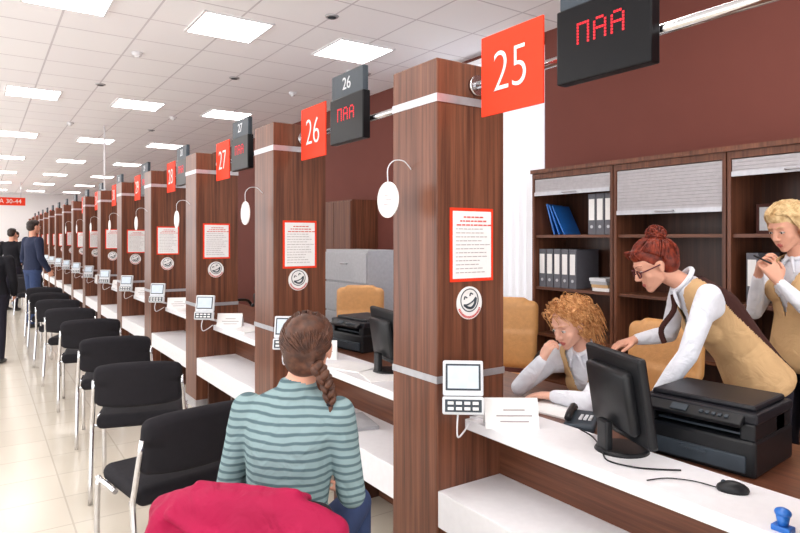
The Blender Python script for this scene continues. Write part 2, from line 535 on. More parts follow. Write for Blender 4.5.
for k in range(-1, NP):
    Y = PY0 + k * STEP
    if k >= 0:
        copy_thing(pil, (PX0, Y, 0))
        if k > 0:
            copy_thing(poster, (1.815 + 0.01 * random.uniform(-1, 1), Y, 1.52 + 0.02 * random.uniform(-1, 1)))
            copy_thing(sticker, (1.80, Y, 1.262 + 0.01 * random.uniform(-1, 1)))
        if k > 0 and k < 8:
            copy_thing(ov, (PX0, Y + 0.19, 1.86))
    if k >= 0:
        r = thing("rail", (RX, Y - STEP + PYD, RZ), 0, "chrome tube rail running between two pillars", "rail", "chrome rails between pillars")
        L = STEP - PYD
        MB().cyl((0, 0, 0), (0, L, 0), 0.018).obj("tube", M_chrome, r)
        MB().cyl((0, 0, 0), (0, 0.02, 0), 0.045).obj("collar", M_chrome, r)
        MB().cyl((0, L - 0.02, 0), (0, L, 0), 0.045).obj("collar", M_chrome, r)
        number_sign(k, (RX, Y, RZ))
        led_display(k, (RX, Y, RZ + 0.015))

# ------------------------------------------------------------------ counters
CZ = 0.75
L = STEP - PYD
cnt = thing("service_counter", (0, 0, 0), 0, "white topped service counter with walnut front and low white ledge", "counter", "service counters between pillars")
MB().box2((1.776, -L, CZ - 0.045), (2.08, 0, CZ), bev=0.003).obj("countertop", M_white, cnt)
MB().box2((1.985, -L, 0), (2.008, 0, CZ - 0.045)).obj("front_panel", M_woody, cnt)
MB().box2((PX0 + 0.005, -L, 0.31), (1.985, 0, 0.465), bev=0.003).obj("ledge", M_white, cnt)
for y in (-L + 0.1, -L / 2, -0.1):
    MB().box2((1.7, y - 0.02, 0), (1.985, y + 0.02, 0.31)).obj("support", M_woodd, cnt)
cnt.location = (0, PY0, 0)
dsk = thing("staff_desk", (0, PY0, 0), 0, "walnut staff desk standing behind the counter", "desk", "staff desks")
MB().box2((2.085, -STEP + 0.17, 0.69), (2.72, 0.165, 0.72), bev=0.002).obj("desktop", M_woody, dsk)
for y in (-0.36, -STEP + 0.45):
    MB().box2((2.1, y, 0), (2.6, y + 0.025, 0.69)).obj("side_panel", M_wood, dsk)
tm = thing("queue_terminal", (1.665, PY0 - 0.12, 0.0), math.radians(-38), "small white terminal with grey screen and button keypad", "terminal", "rating terminals on the counters")
b = MB()
tl = Matrix.Rotation(math.radians(-12), 3, 'X')
def TL(p): return V((0, 0, 0.93)) + tl @ V(p)
b.box(TL((0, 0, 0.035)), (0.168, 0.03, 0.145), 0, 0.008, tl)
b.box(TL((0, -0.006, -0.075)), (0.172, 0.042, 0.072), 0, 0.008, tl)
b.obj("housing", M_lgrey, tm)
MB().box(TL((0, -0.016, 0.04)), (0.145, 0.004, 0.108), 0, 0.002, tl).obj("bezel", M_dgrey, tm)
MB().box(TL((0, -0.019, 0.04)), (0.128, 0.003, 0.092), 0, 0, tl).obj("screen", M_screen, tm)
b = MB()
b.box(TL((0, -0.028, -0.075)), (0.15, 0.004, 0.05), 0, 0.001, tl)
for i in range(4):
    for j in range(2):
        b.box(TL((-0.052 + i * 0.034, -0.031, -0.064 - j * 0.022)), (0.024, 0.004, 0.012), 1, 0.001, tl)
b.obj("keypad", [M_dgrey, M_paper], tm)
b = MB()
b.tube([(0.0, 0.02, 0.86), (0.02, 0.06, 0.82), (0.05, 0.16, 0.79), (0.07, 0.2, 0.755)], 0.01, 0, 8)
b.cyl((0.07, 0.2, 0.75), (0.07, 0.2, 0.757), 0.04)
b.tube([(-0.02, 0.0, 0.83), (-0.025, -0.02, 0.77), (-0.02, 0.0, 0.72), (0.01, 0.05, 0.735), (0.03, 0.1, 0.757)], 0.004, 0, 6)
b.obj("stand", M_white, tm)
tc_ = thing("name_card", (1.87, PY0 - 0.19, CZ), math.radians(-35), "white folded name card standing on the counter", "name card", "name cards on the counters")
b = MB()
for s in (-1, 1):
    b.box((0, s * 0.022, 0.06), (0.225, 0.002, 0.128), 0, 0, Matrix.Rotation(s * math.radians(20), 3, 'X'))
b.obj("card", M_paper, tc_)
b = MB()
for i, wd in enumerate((0.12, 0.15, 0.09)):
    b.box((0.01, -0.036 + i * 0.008 - 0.002, 0.03 + i * 0.022), (wd, 0.001, 0.005), 0, 0, Matrix.Rotation(-math.radians(20), 3, 'X'))
b.obj("print", M_greytxt, tc_)
for k in range(0, NP):
    Y = PY0 + k * STEP
    if k > 0:
        copy_thing(cnt, (0, Y, 0))
        if k < 8: copy_thing(dsk, (0, Y, 0))
        copy_thing(tm, (1.665, Y - 0.12, 0))
        if k < 7: copy_thing(tc_, (1.87, Y - 0.19, CZ), math.radians(-35 + random.uniform(-15, 15)))

# ------------------------------------------------------------------ visitor chairs
ch = thing("visitor_chair", (0, 0, 0), 0, "black upholstered visitor chair with chrome tube legs", "chair", "visitor chairs in the aisle")
bb = MB().box((0, 0.0, 0.455), (0.48, 0.45, 0.085), 0, 0.038, seg=5)
bb.obj("seat", M_fabric, ch)
bb = MB()
rb = Matrix.Rotation(math.radians(10), 3, 'X')
bb.box((0, -0.245, 0.685), (0.49, 0.07, 0.275), 0, 0.034, rb, seg=5)
bmesh.ops.subdivide_edges(bb.bm, edges=[e for e in bb.bm.edges if e.calc_length() > 0.12], cuts=6, use_grid_fill=True)
for v in bb.bm.verts:
    v.co.y -= 0.04 * (1 - (v.co.x / 0.25) ** 2)
    if v.co.z > 0.7: v.co.z -= 0.03 * abs(v.co.x / 0.25) ** 3
    else: v.co.z += 0.02 * abs(v.co.x / 0.25) ** 3
for f in bb.bm.faces: f.smooth = True
bb.obj("backrest", M_fabric, ch)
for s in (-1, 1):
    MB().tube([(s * 0.255, 0.24, 0.0), (s * 0.255, 0.225, 0.40), (s * 0.255, 0.19, 0.43), (s * 0.255, 0.0, 0.432)], 0.0125, 0, 10, res=3).obj("leg", M_chrome, ch)
    MB().tube([(s * 0.26, -0.28, 0.0), (s * 0.26, -0.215, 0.40), (s * 0.255, -0.22, 0.5), (s * 0.24, -0.265, 0.72)], 0.0125, 0, 10, res=3).obj("leg", M_chrome, ch)
for y in (0.16, -0.16):
    MB().cyl((-0.255, y, 0.425), (0.255, y, 0.425), 0.01).obj("crossbar", M_chrome, ch)
CUX, CUY, CUH = 0.845, 1.905, 47
ch.location = (CUX + 0.005, CUY + 0.005, 0); ch.rotation_euler = (0, 0, -math.radians(CUH))
copy_thing(ch, (0.745, 3.01, 0), math.radians(10), "black upholstered visitor chair turned towards the aisle")
ys = [4.18, 5.3, 6.5, 7.6, 8.7, 9.8, 10.9, 13.9, 15.0, 16.2, 17.4]
for i, y in enumerate(ys):
    copy_thing(ch, (0.88 + random.uniform(-0.03, 0.03), y, 0), -math.radians(18 + random.uniform(-9, 9)))

# ------------------------------------------------------------------ generic hull/remesh modelling
def ico(sub):
    t = bmesh.new(); bmesh.ops.create_icosphere(t, subdivisions=sub, radius=1)
    r = [v.co.copy() for v in t.verts]; t.free(); return r
ICO2, ICO3 = ico(2), ico(3)
def S(c, r, rot=None):
    if isinstance(r, (int, float)): r = (r, r, r)
    return (V(c), r, rot)
def hull_bm(sph):
    t = bmesh.new()
    for c, r, rot in sph:
        for p in (ICO3 if max(r) > 0.03 else ICO2):
            q = V((p.x * r[0], p.y * r[1], p.z * r[2]))
            if rot is not None: q = rot @ q
            t.verts.new(q + c)
    res = bmesh.ops.convex_hull(t, input=t.verts[:])
    junk = [v for v in t.verts if not v.link_faces]
    bmesh.ops.delete(t, geom=junk, context='VERTS')
    return t
def solid(groups, voxel, smooth=3, disp=None, mats=None):
    allm = bmesh.new(); trees = []
    for mi, hulls in groups:
        g = bmesh.new()
        for h in hulls:
            t = hull_bm(h)
            me = bpy.data.meshes.new("t"); t.to_mesh(me); t.free()
            g.from_mesh(me); allm.from_mesh(me); bpy.data.meshes.remove(me)
        trees.append((mi, BVHTree.FromBMesh(g))); g.free()
    me = bpy.data.meshes.new("t"); allm.to_mesh(me); allm.free()
    ob = bpy.data.objects.new("t", me); COL.objects.link(ob)
    m = ob.modifiers.new("r", 'REMESH'); m.mode = 'VOXEL'; m.voxel_size = voxel
    if smooth:
        m = ob.modifiers.new("s", 'SMOOTH'); m.iterations = smooth; m.factor = 0.5
    if disp:
        tx = bpy.data.textures.new("clouds", 'CLOUDS'); tx.noise_scale = disp[1]
        m = ob.modifiers.new("d", 'DISPLACE'); m.texture = tx; m.strength = disp[0]; m.mid_level = 0.5
    dg = bpy.context.evaluated_depsgraph_get()
    out = bpy.data.meshes.new_from_object(ob.evaluated_get(dg))
    bpy.data.objects.remove(ob); bpy.data.meshes.remove(me)
    out.materials.clear()
    for m in (mats or []): out.materials.append(m)
    idx = []
    if len(trees) > 1:
        for p in out.polygons:
            c = p.center; best = 9; bi = 0
            for mi, tr in trees:
                hit = tr.find_nearest(c)
                if hit[3] is not None and hit[3] < best - 0.0006:
                    best = hit[3]; bi = mi
            idx.append(bi)
    else:
        idx = [trees[0][0]] * len(out.polygons)
    out.polygons.foreach_set("material_index", idx)
    out.polygons.foreach_set("use_smooth", [True] * len(out.polygons))
    return out
def solid_obj(name, groups, voxel, mats, parent, smooth=3, disp=None, loc=(0, 0, 0), label=None):
    me = solid(groups, voxel, smooth, disp, mats)
    ob = new_mesh_obj(name, me, parent, loc)
    if label: ob["label"] = label
    return ob

# ------------------------------------------------------------------ humans
def hand(w, d, n, s, curl=(0.5, 0.5, 0.5, 0.55), thumb=0.35, sc=1.0):
    w = V(w); d = V(d).normalized(); n = V(n); n = (n - d * n.dot(d)).normalized()
    l = d.cross(n) * s
    H = []
    kn = [w + (d * 0.082 + l * o) * sc for o in (0.033, 0.011, -0.011, -0.032)]
    H.append([S(w, 0.022 * sc), S(kn[0], 0.012 * sc), S(kn[1], 0.0125 * sc), S(kn[2], 0.012 * sc), S(kn[3], 0.011 * sc), S(w + (d * 0.03 + l * 0.022) * sc, 0.017 * sc)])
    for i, ln in enumerate((0.068, 0.077, 0.071, 0.056)):
        p = kn[i]; spread = (0.10, 0.03, -0.04, -0.12)[i]
        a = curl[i] * 0.6; r = 0.0086 * sc
        for k, fr in enumerate((0.45, 0.30, 0.25)):
            dd = (d * math.cos(a) + n * math.sin(a) + l * spread * math.cos(a)).normalized()
            q = p + dd * ln * fr * sc
            H.append([S(p, r), S(q, r * 0.92)])
            p = q; r *= 0.92; a += curl[i]
    p = w + (d * 0.028 + l * 0.03) * sc
    q = p + (d * 0.6 + l * 0.7 + n * thumb).normalized() * 0.038 * sc
    q2 = q + (d * 0.85 + l * 0.3 + n * thumb * 1.3).normalized() * 0.03 * sc
    q3 = q2 + (d * 0.95 + l * 0.0 + n * thumb * 1.5).normalized() * 0.024 * sc
    H += [[S(p, 0.0145 * sc), S(q, 0.0115 * sc)], [S(q, 0.011 * sc), S(q2, 0.0095 * sc)], [S(q2, 0.0095 * sc), S(q3, 0.0082 * sc)]]
    return H

class Human:
    def __init__(self, loc, heading, J, mats, label, voxel=0.0055, sleeve=0.006, sc=1.0, hands=None, bust=True, headrot=(0, 0, 0), wide=1.0, group=None, mock=False):
        fx, fy = heading
        self.root = thing("person", (loc[0], loc[1], 0), math.atan2(-fx, fy), label, "person", group)
        self.J = J = {k: V(v) for k, v in J.items()}
        up = (J['neck'] - J['pel']).normalized()
        lat = (J['shR'] - J['shL']); lat = (lat - up * lat.dot(up)).normalized()
        fw = up.cross(lat).normalized()
        self.R = R = Matrix((lat, fw, up)).transposed()
        self.up, self.lat, self.fw = up, lat, fw
        waist = J['pel'].lerp(J['neck'], 0.36) - fw * 0.005
        chest = J['pel'].lerp(J['neck'], 0.70)
        if 'waist' in J: waist = J['waist']
        if 'chest' in J: chest = J['chest']
        self.waist, self.chest = waist, chest
        w = wide
        def torso(e):
            T = [[S(J['pel'], (0.165 * w + e, 0.118 + e, 0.10 + e), R), S(waist, (0.132 * w + e, 0.10 + e, 0.06), R)],
                 [S(waist, (0.132 * w + e, 0.10 + e, 0.06), R), S(chest, (0.15 * w + e, 0.108 + e, 0.10), R)],
                 [S(chest, (0.15 * w + e, 0.108 + e, 0.10), R), S(J['shL'] + lat * 0.03 - up * 0.01, 0.05 + e, R), S(J['shR'] - lat * 0.03 - up * 0.01, 0.05 + e, R), S(J['neck'] - up * 0.015, (0.065 + e, 0.055 + e, 0.03 + e), R)]]
            if bust:
                for s in (-1, 1):
                    T.append([S(chest + lat * 0.07 * s + fw * 0.065 - up * 0.03, 0.058 + e), S(chest + lat * 0.06 * s + fw * 0.02 - up * 0.0, 0.06 + e)])
            return T
        self.torso = torso
        self.HM = HM = Matrix.Translation(J['head']) @ Euler([math.radians(a) for a in headrot], 'XYZ').to_matrix().to_4x4() @ Matrix.Scale(sc, 4)
        HR = HM.to_3x3().normalized()
        def h(c, r):
            if isinstance(r, (int, float)): r = (r,) * 3
            return S(HM @ V(c), tuple(x * sc for x in r), HR)
        self.h = h
        skin = [
            [h((0, -0.012, 0.032), (0.076, 0.094, 0.084))],
            [h((0, 0.032, 0.0), (0.061, 0.052, 0.062)), h((0, 0.066, -0.088), (0.018, 0.017, 0.015)), h((0.044, 0.01, -0.056), 0.015), h((-0.044, 0.01, -0.056), 0.015)],
            [h((0.038, 0.052, -0.020), 0.022), h((0.018, 0.068, -0.06), 0.014)], [h((-0.038, 0.052, -0.020), 0.022), h((-0.018, 0.068, -0.06), 0.014)],
            [h((0, 0.083, 0.018), 0.0075), h((0, 0.103, -0.02), 0.0092)],
            [h((0.011, 0.092, -0.026), 0.0068), h((-0.011, 0.092, -0.026), 0.0068)],
            [h((0.035, 0.068, 0.034), 0.012), h((-0.035, 0.068, 0.034), 0.012), h((0, 0.075, 0.034), 0.012)],
            [h((0.077, -0.004, 0.012), (0.008, 0.018, 0.018)), h((0.074, 0.0, -0.02), (0.007, 0.01, 0.01))],
            [h((-0.077, -0.004, 0.012), (0.008, 0.018, 0.018)), h((-0.074, 0.0, -0.02), (0.007, 0.01, 0.01))],
            [S(J['neck'] - up * 0.02, (0.052, 0.050, 0.04)), h((0, -0.022, -0.045), (0.048, 0.050, 0.03))],
        ]
        lips = [[h((0.016, 0.080, -0.055), 0.004), h((0, 0.0862, -0.0530), 0.0055), h((-0.016, 0.080, -0.055), 0.004)],
                [h((0.012, 0.079, -0.0605), 0.004), h((0, 0.0845, -0.0618), 0.0058), h((-0.012, 0.079, -0.0605), 0.004)]]
        shirt = torso(0.0)
        if mock:
            shirt.append([S(J['neck'] - up * 0.03, (0.078, 0.07, 0.02), R), S(J['neck'] + up * 0.018, (0.060, 0.058, 0.012), R)])
        sl = sleeve
        for s in 'LR':
            shirt += [[S(J['sh' + s], 0.05 + sl), S(J['sh' + s].lerp(J['el' + s], 0.3), 0.048 + sl), S(J['sh' + s] - up * 0.06 + lat * (0.03 if s == 'L' else -0.03), 0.05)],
                      [S(J['sh' + s], 0.049 + sl), S(J['el' + s], 0.038 + sl)], [S(J['el' + s], 0.038 + sl), S(J['wr' + s].lerp(J['el' + s], 0.6), 0.037 + sl)],
                      [S(J['wr' + s].lerp(J['el' + s], 0.6), 0.037 + sl), S(J['wr' + s].lerp(J['el' + s], 0.06), 0.026 + sl)]]
            skin.append([S(J['el' + s], 0.03), S(J['wr' + s], 0.023)])
        for s in 'LR':
            sg = -1 if s == 'L' else 1
            hd = (J['wr' + s] - J['el' + s]).normalized()
            if hands and s in hands:
                skin += hand(J['wr' + s], *hands[s])
            else:
                skin += hand(J['wr' + s], hd, (-sg, 0.2, 0.1), sg)
        trs = [[S(J['pel'] - up * 0.02, (0.168 * w, 0.12, 0.095), R)]]
        shoes = []
        for s in 'LR':
            sg = -1 if s == 'L' else 1
            hp = J['pel'] + lat * 0.085 * sg - up * 0.04
            kn, an = J['kn' + s], J['an' + s]
            trs += [[S(hp, 0.093), S(kn, 0.062)], [S(kn, 0.06), S(kn.lerp(an, 0.35), 0.06)], [S(kn.lerp(an, 0.35), 0.06), S(an, 0.046)]]
            tf = V((0.02 * sg, 1, 0)) if 'toe' not in J else J['toe']
            shoes.append([S((an.x, an.y - 0.03, 0.04), 0.036), S((an.x, an.y, 0.06), 0.04), S(V((an.x, an.y, 0.028)) + tf * 0.12, (0.04, 0.045, 0.026)), S(V((an.x, an.y, 0.022)) + tf * 0.17, (0.03, 0.03, 0.02))])
        self.body = solid_obj("body", [(0, skin), (1, shirt), (2, trs), (3, lips), (4, shoes)], voxel, mats, self.root, 3)
    def eyes(self, brow, lid=M_skin):
        for s in (-1, 1):
            b = MB()
            b.sph((0.031 * s, 0.0752, 0.009), (0.0135, 0.007, 0.0058), 0)
            b.sph((0.031 * s, 0.0795, 0.0085), (0.0056, 0.0036, 0.0054), 1)
            b.tube([(0.031 * s - 0.0155, 0.073, 0.0095), (0.031 * s - 0.006, 0.0825, 0.0150), (0.031 * s + 0.006, 0.0825, 0.0150), (0.031 * s + 0.0155, 0.071, 0.0095)], 0.0014, 1, 5)
            b.bm.transform(self.HM)
            b.obj("eye", [M_eyew, M_iris], self.root)
            b = MB()
            b.tube([(0.016 * s, 0.0855, 0.034), (0.032 * s, 0.082, 0.040), (0.050 * s, 0.066, 0.036)], 0.002, 0, 5, taper=0.5)
            b.bm.transform(self.HM)
            b.obj("eyebrow", brow, self.root)
    def vest(self, mats, front_v=True, e=0.014, back_brown=True, length=0.0):
        me = solid([(0, self.torso(e) + ([[S(self.J['pel'] - self.up * length, (0.17 + e, 0.125 + e, 0.07), self.R), S(self.J['pel'], (0.165 + e, 0.12 + e, 0.07), self.R)]] if length else []))], 0.007, 3, None, mats)
        bm = bmesh.new(); bm.from_mesh(me)
        inv = self.R.transposed(); o = self.J['neck']
        kill = []
        for f in bm.faces:
            q = inv @ (f.calc_center_median() - o)
            if q.y < -0.035 - 0.06 * max(0.0, (-q.z - 0.12)) / 0.3 and back_brown: f.material_index = 1
            if q.z > -0.02 and abs(q.x) < 0.085: kill.append(f)
            elif q.y > 0 and q.z > -0.30 and abs(q.x) < 0.085 * (q.z + 0.30) / 0.28: kill.append(f)
            elif abs(q.x) > 0.175 and q.z > -0.2: kill.append(f)
        bmesh.ops.delete(bm, geom=kill, context='FACES')
        bm.to_mesh(me); bm.free()
        ob = new_mesh_obj("vest", me, self.root)
        sm = ob.modifiers.new("thick", 'SOLIDIFY'); sm.thickness = 0.004; sm.offset = 0
        return ob
    def collar(self, m, flaps=True, r=0.012):
        b = MB(); pts = []
        n = self.J['neck']
        for i in range(16):
            a = 2 * math.pi * i / 16
            fr = math.sin(a)
            pts.append(n + self.lat * 0.058 * math.cos(a) + self.fw * 0.058 * fr + self.up * (0.010 - 0.02 * fr))
        b.tube(pts, r, 0, 8, True, res=2)
        if flaps:
            for s in (-1, 1):
                b.tube([n + self.fw * 0.062 + self.lat * 0.01 * s, n + self.fw * 0.085 + self.lat * 0.035 * s - self.up * 0.04, n + self.fw * 0.095 + self.lat * 0.05 * s - self.up * 0.075], 0.011, 0, 6, taper=0.6)
        b.obj("collar", m, self.root)

HCN = V((0, -0.012, 0.034)); HRD = V((0.083, 0.101, 0.091))
def spath(a, b, n=8, k=1.0, lift=0.0):
    a = V(a).normalized(); b = V(b).normalized(); out = []
    for i in range(n):
        t = i / (n - 1)
        d = a.lerp(b, t).normalized()
        kk = k * (1 + lift * math.sin(math.pi * t))
        out.append(HCN + V((d.x * HRD.x, d.y * HRD.y, d.z * HRD.z)) * kk)
    return out
def cap_hulls(h):
    return [[h((0, -0.022, 0.042), (0.083, 0.095, 0.083))], [h((0, -0.05, 0.0), (0.074, 0.066, 0.07))], [h((0, 0.02, 0.078), (0.066, 0.062, 0.045))]]

# ---- customer
J = dict(pel=(0, -0.03, 0.55), waist=(0, -0.01, 0.69), chest=(0, 0.01, 0.87), neck=(0.02, 0.03, 1.055), head=(0.045, 0.058, 1.172),
         shL=(-0.155, 0.02, 0.97), shR=(0.165, 0.02, 0.975), elL=(-0.215, 0.0, 0.71), elR=(0.21, 0.03, 0.71), wrL=(-0.12, 0.2, 0.66), wrR=(0.12, 0.22, 0.66),
         knL=(-0.11, 0.40, 0.52), knR=(0.11, 0.40, 0.52), anL=(-0.12, 0.33, 0.09), anR=(0.12, 0.36, 0.09))
cu = Human((CUX, CUY), (math.sin(math.radians(CUH)), math.cos(math.radians(CUH))), J, [M_skin, M_sweater, M_jeans, M_lips, M_shoe],
           "seated woman in striped grey teal sweater with brown braid", headrot=(-6, 0, 8), wide=1.04, sleeve=0.007, mock=True)
cu.eyes(M_hbrown)
b = MB()
rr = random.Random(5)
for i in range(300):
    a = rr.uniform(-math.pi * 0.04, math.pi * 1.04)
    st = V((math.cos(a), 0.62 * abs(math.sin(a)) + 0.12 - 0.3 * abs(math.cos(a)), 0.95 * math.sin(a) - 0.05))
    en = V((0.40 + rr.uniform(-0.10, 0.10), -1, -0.70 + rr.uniform(-0.14, 0.12)))
    b.tube(spath(st, en, 10, 1.0 + rr.uniform(0.0, 0.045), 0.06), rr.uniform(0.0016, 0.0030), 0, 5, res=1)
base = V((0.048, -0.092, -0.045))
ct = [base, V((0.070, -0.095, -0.072)), V((0.084, -0.09, -0.10)), V((0.092, -0.085, -0.13)), V((0.096, -0.08, -0.155))]
path = []
for i in range(len(ct) - 1):
    for t in (0, 0.5): path.append(ct[i].lerp(ct[i + 1], t))
path.append(ct[-1])
for i, p in enumerate(path):
    s = 1 if i % 2 else -1
    r = 0.021 - 0.0009 * i
    for q in (-1, 1):
        b.sph(p + V((q * 0.0095, 0.006 * s * q, 0)), (r * 0.72, r * 0.8, r * 1.15), 0, Matrix.Rotation(q * 0.6, 3, 'Y'), 12)
b.tube([path[-1], path[-1] + V((0.003, 0, -0.03)), path[-1] + V((0, 0.0, -0.05))], 0.011, 0, 8, taper=0.7)
b.sph(path[-1] + V((0, 0, -0.012)), (0.012, 0.012, 0.007), 1, seg=10)
b.bm.transform(cu.HM)
capm = solid([(0, cap_hulls(cu.h) + [[cu.h((0.0, -0.06, -0.03), (0.064, 0.045, 0.055)), cu.h((0.035, -0.075, -0.05), (0.030, 0.028, 0.028))]])], 0.008, 2)
b.bm.from_mesh(capm)
for f in b.bm.faces: f.smooth = True
b.obj("hair", [M_hbrown, M_blackc], cu.root, label="brown hair gathered into a thick braid")

def jk_y(x): return -0.30 - 0.035 * (1 - (x / 0.26) ** 2)
jh = []
xs = [-0.265, -0.18, -0.09, 0.0, 0.09, 0.17, 0.25]
tops = [0.74, 0.775, 0.792, 0.785, 0.792, 0.77, 0.735]
for i in range(6):
    x, x2 = xs[i], xs[i + 1]
    jh.append([S((x, jk_y(x) + 0.01, tops[i]), 0.052), S((x2, jk_y(x2) + 0.01, tops[i + 1]), 0.052), S((x * 1.05, jk_y(x) - 0.01, 0.40), 0.05), S((x2 * 1.05, jk_y(x2) - 0.01, 0.40), 0.05)])
jh += [[S((-0.24, -0.33, 0.74), 0.045), S((-0.31, -0.33, 0.55), 0.052), S((-0.30, -0.33, 0.38), 0.05)],
       [S((0.22, -0.33, 0.73), 0.045), S((0.26, -0.33, 0.55), 0.05), S((0.26, -0.33, 0.38), 0.048)],
       [S((-0.20, -0.365, 0.77), 0.02), S((-0.02, -0.388, 0.70), 0.018)], [S((-0.02, -0.388, 0.70), 0.018), S((0.02, -0.39, 0.45), 0.018)],
       [S((0.19, -0.362, 0.76), 0.018), S((0.10, -0.387, 0.65), 0.018)], [S((0.10, -0.387, 0.65), 0.018), S((0.12, -0.385, 0.42), 0.016)],
       [S((-0.14, -0.380, 0.68), 0.016), S((-0.17, -0.378, 0.40), 0.018)], [S((-0.22, -0.374, 0.70), 0.014), S((-0.07, -0.382, 0.58), 0.014)],
       [S((-0.16, -0.225, 0.79), 0.018), S((0.15, -0.225, 0.79), 0.018), S((0.14, -0.30, 0.825), 0.022), S((-0.15, -0.30, 0.825), 0.022)]]
jk = tag(solid_obj("jacket", [(0, jh)], 0.008, [M_jacket], None, 3, (0.012, 0.07)), "crimson magenta jacket draped over a chair back", "jacket")
jk.location = ch.location; jk.rotation_euler = ch.rotation_euler

# ---- curly ginger staff woman
J = dict(pel=(0, 0.0, 0.58), waist=(0, 0.05, 0.69), chest=(0, 0.15, 0.84), neck=(0, 0.235, 0.98), head=(0.0, 0.33, 1.10),
         shL=(-0.165, 0.20, 0.915), shR=(0.165, 0.22, 0.915), elL=(-0.23, 0.44, 0.768), elR=(0.16, 0.53, 0.768), wrL=(-0.06, 0.50, 0.765), wrR=(0.045, 0.478, 0.925),
         knL=(-0.11, 0.38, 0.55), knR=(0.11, 0.38, 0.55), anL=(-0.12, 0.3, 0.09), anR=(0.12, 0.3, 0.09))
gi = Human((2.86, 2.14), (-0.98, 0.08), J, [M_skin2, M_shirt, M_trous, M_lips, M_shoe],
           "seated woman with curly ginger hair, hand at her mouth", headrot=(-26, 0, 0), voxel=0.0048, sc=1.05,
           hands={'R': ((-0.3, -0.3, 0.9), (-0.3, -1, 0.0), 1, (0.7, 0.75, 0.8, 0.85), 0.3, 0.9), 'L': ((0.8, 0.4, -0.05), (0, 0, -1), -1, (0.2, 0.2, 0.2, 0.25), 0.2, 0.95)})
gi.eyes(M_horange)
gi.vest([M_vest, M_brownv], back_brown=False); gi.collar(M_shirt)
b = MB(); rr = random.Random(11)
cnt_ = 0
while cnt_ < 520:
    d = V((rr.gauss(0, 1), rr.gauss(0, 1), rr.gauss(0, 1))).normalized()
    if d.y > 0.34 and d.z < 0.55: continue
    if d.z < -0.8: continue
    cnt_ += 1
    p0 = HCN + V((d.x * HRD.x, d.y * HRD.y, d.z * HRD.z)) * 1.0
    out = V((d.x, d.y * 0.9, 0.2 * d.z)).normalized()
    back = 1.0 if d.y < 0.15 else 0.5
    ln = rr.uniform(0.06, 0.155) * back; ph = rr.uniform(0, 6.28); pts = []
    lf = rr.uniform(0.02, 0.058)
    for i in range(15):
        t = i / 14
        c = p0 + out * (lf * math.sin(min(1, t * 1.6) * 1.5)) + V((0, -0.015 * t, -ln * t * t + 0.012 * t))
        a = ph + t * 9; rad = 0.008
        s1 = out.orthogonal().normalized(); s2 = out.cross(s1)
        pts.append(c + s1 * rad * math.cos(a) + V((0, 0, 1)) * rad * 0.7 * math.sin(a) + s2 * rad * 0.5 * math.sin(a))
    b.tube(pts, rr.uniform(0.0015, 0.0030), 0, 4, taper=0.4, res=2)
b.bm.transform(gi.HM)
cm = solid([(0, [[gi.h((0, -0.03, 0.045), (0.094, 0.097, 0.085))], [gi.h((0, -0.06, -0.03), (0.094, 0.06, 0.085))]])], 0.009, 2, (0.012, 0.03))
b.bm.from_mesh(cm)
for f in b.bm.faces: f.smooth = True
b.obj("hair", M_horange, gi.root, label="curly ginger hair")

# ---- auburn staff woman leaning over
J = dict(pel=(0, 0.10, 0.93), waist=(0, 0.17, 1.055), chest=(0, 0.285, 1.21), neck=(0, 0.405, 1.35), head=(0.0, 0.535, 1.42),
         shL=(-0.165, 0.355, 1.30), shR=(0.165, 0.365, 1.30), elL=(-0.22, 0.46, 1.05), elR=(0.25, 0.40, 1.07), wrL=(-0.19, 0.58, 0.865), wrR=(0.215, 0.565, 1.045),
         knL=(-0.10, 0.08, 0.5), knR=(0.10, 0.06, 0.5), anL=(-0.11, 0.0, 0.09), anR=(0.11, -0.02, 0.09))
au = Human((2.985, 1.36), (-0.75, 0.66), J, [M_skin, M_shirt, M_trous, M_lips, M_shoe],
           "standing woman with auburn bun and red glasses leaning over the desk", headrot=(-28, 0, 4), voxel=0.005, sleeve=0.003, wide=0.95,
           hands={'L': ((0.1, 0.75, -0.65), (0.1, -0.6, -0.8), -1, (0.25, 0.25, 0.25, 0.3), 0.2), 'R': ((-0.1, 0.9, -0.25), (0, -0.25, -1), 1, (0.4, 0.4, 0.45, 0.5), 0.2)})
au.eyes(M_hred)
au.vest([M_vest, M_brownv], length=0.05); au.collar(M_shirt)
tie = MB()
nk = au.J['neck']
tie.tube([nk + au.fw * 0.075 - au.up * 0.02, nk + au.fw * 0.115 - au.up * 0.08, nk + au.fw * 0.10 + V((0, 0.02, -0.16)), nk + au.fw * 0.09 + V((0, 0.015, -0.23))], 0.013, 0, 6)
tie.obj("tie", M_brownv, au.root)
b = MB(); rr = random.Random(21)
for i in range(280):
    a = rr.uniform(-math.pi * 0.10, math.pi * 1.10)
    st = V((math.cos(a), 0.55 * max(0, math.sin(a)) + 0.12 - 0.25 * abs(math.cos(a)), 0.8 * math.sin(a) - 0.05))
    if i % 3 == 0: st = V((rr.uniform(-0.8, 0.8), -0.8, -0.75))
    en = V((rr.uniform(-0.15, 0.15), -0.6 + rr.uniform(-0.15, 0.1), 0.85 + rr.uniform(-0.1, 0.1)))
    b.tube(spath(st, en, 9, 1.0 + rr.uniform(-0.01, 0.07), 0.08), rr.uniform(0.0016, 0.0034), 0, 5, res=1)
bc = V((0, -0.07, 0.125))
for i in range(60):
    ax = V((rr.gauss(0, 1), rr.gauss(0, 1), rr.gauss(0, 1))).normalized(); o1 = ax.orthogonal().normalized(); o2 = ax.cross(o1)
    R_ = rr.uniform(0.03, 0.048)
    b.tube([bc + (o1 * math.cos(t) + o2 * math.sin(t)) * R_ + ax * 0.01 * math.sin(2 * t) for t in [k * 0.45 for k in range(12)]], rr.uniform(0.002, 0.0045), 0, 6, res=1)
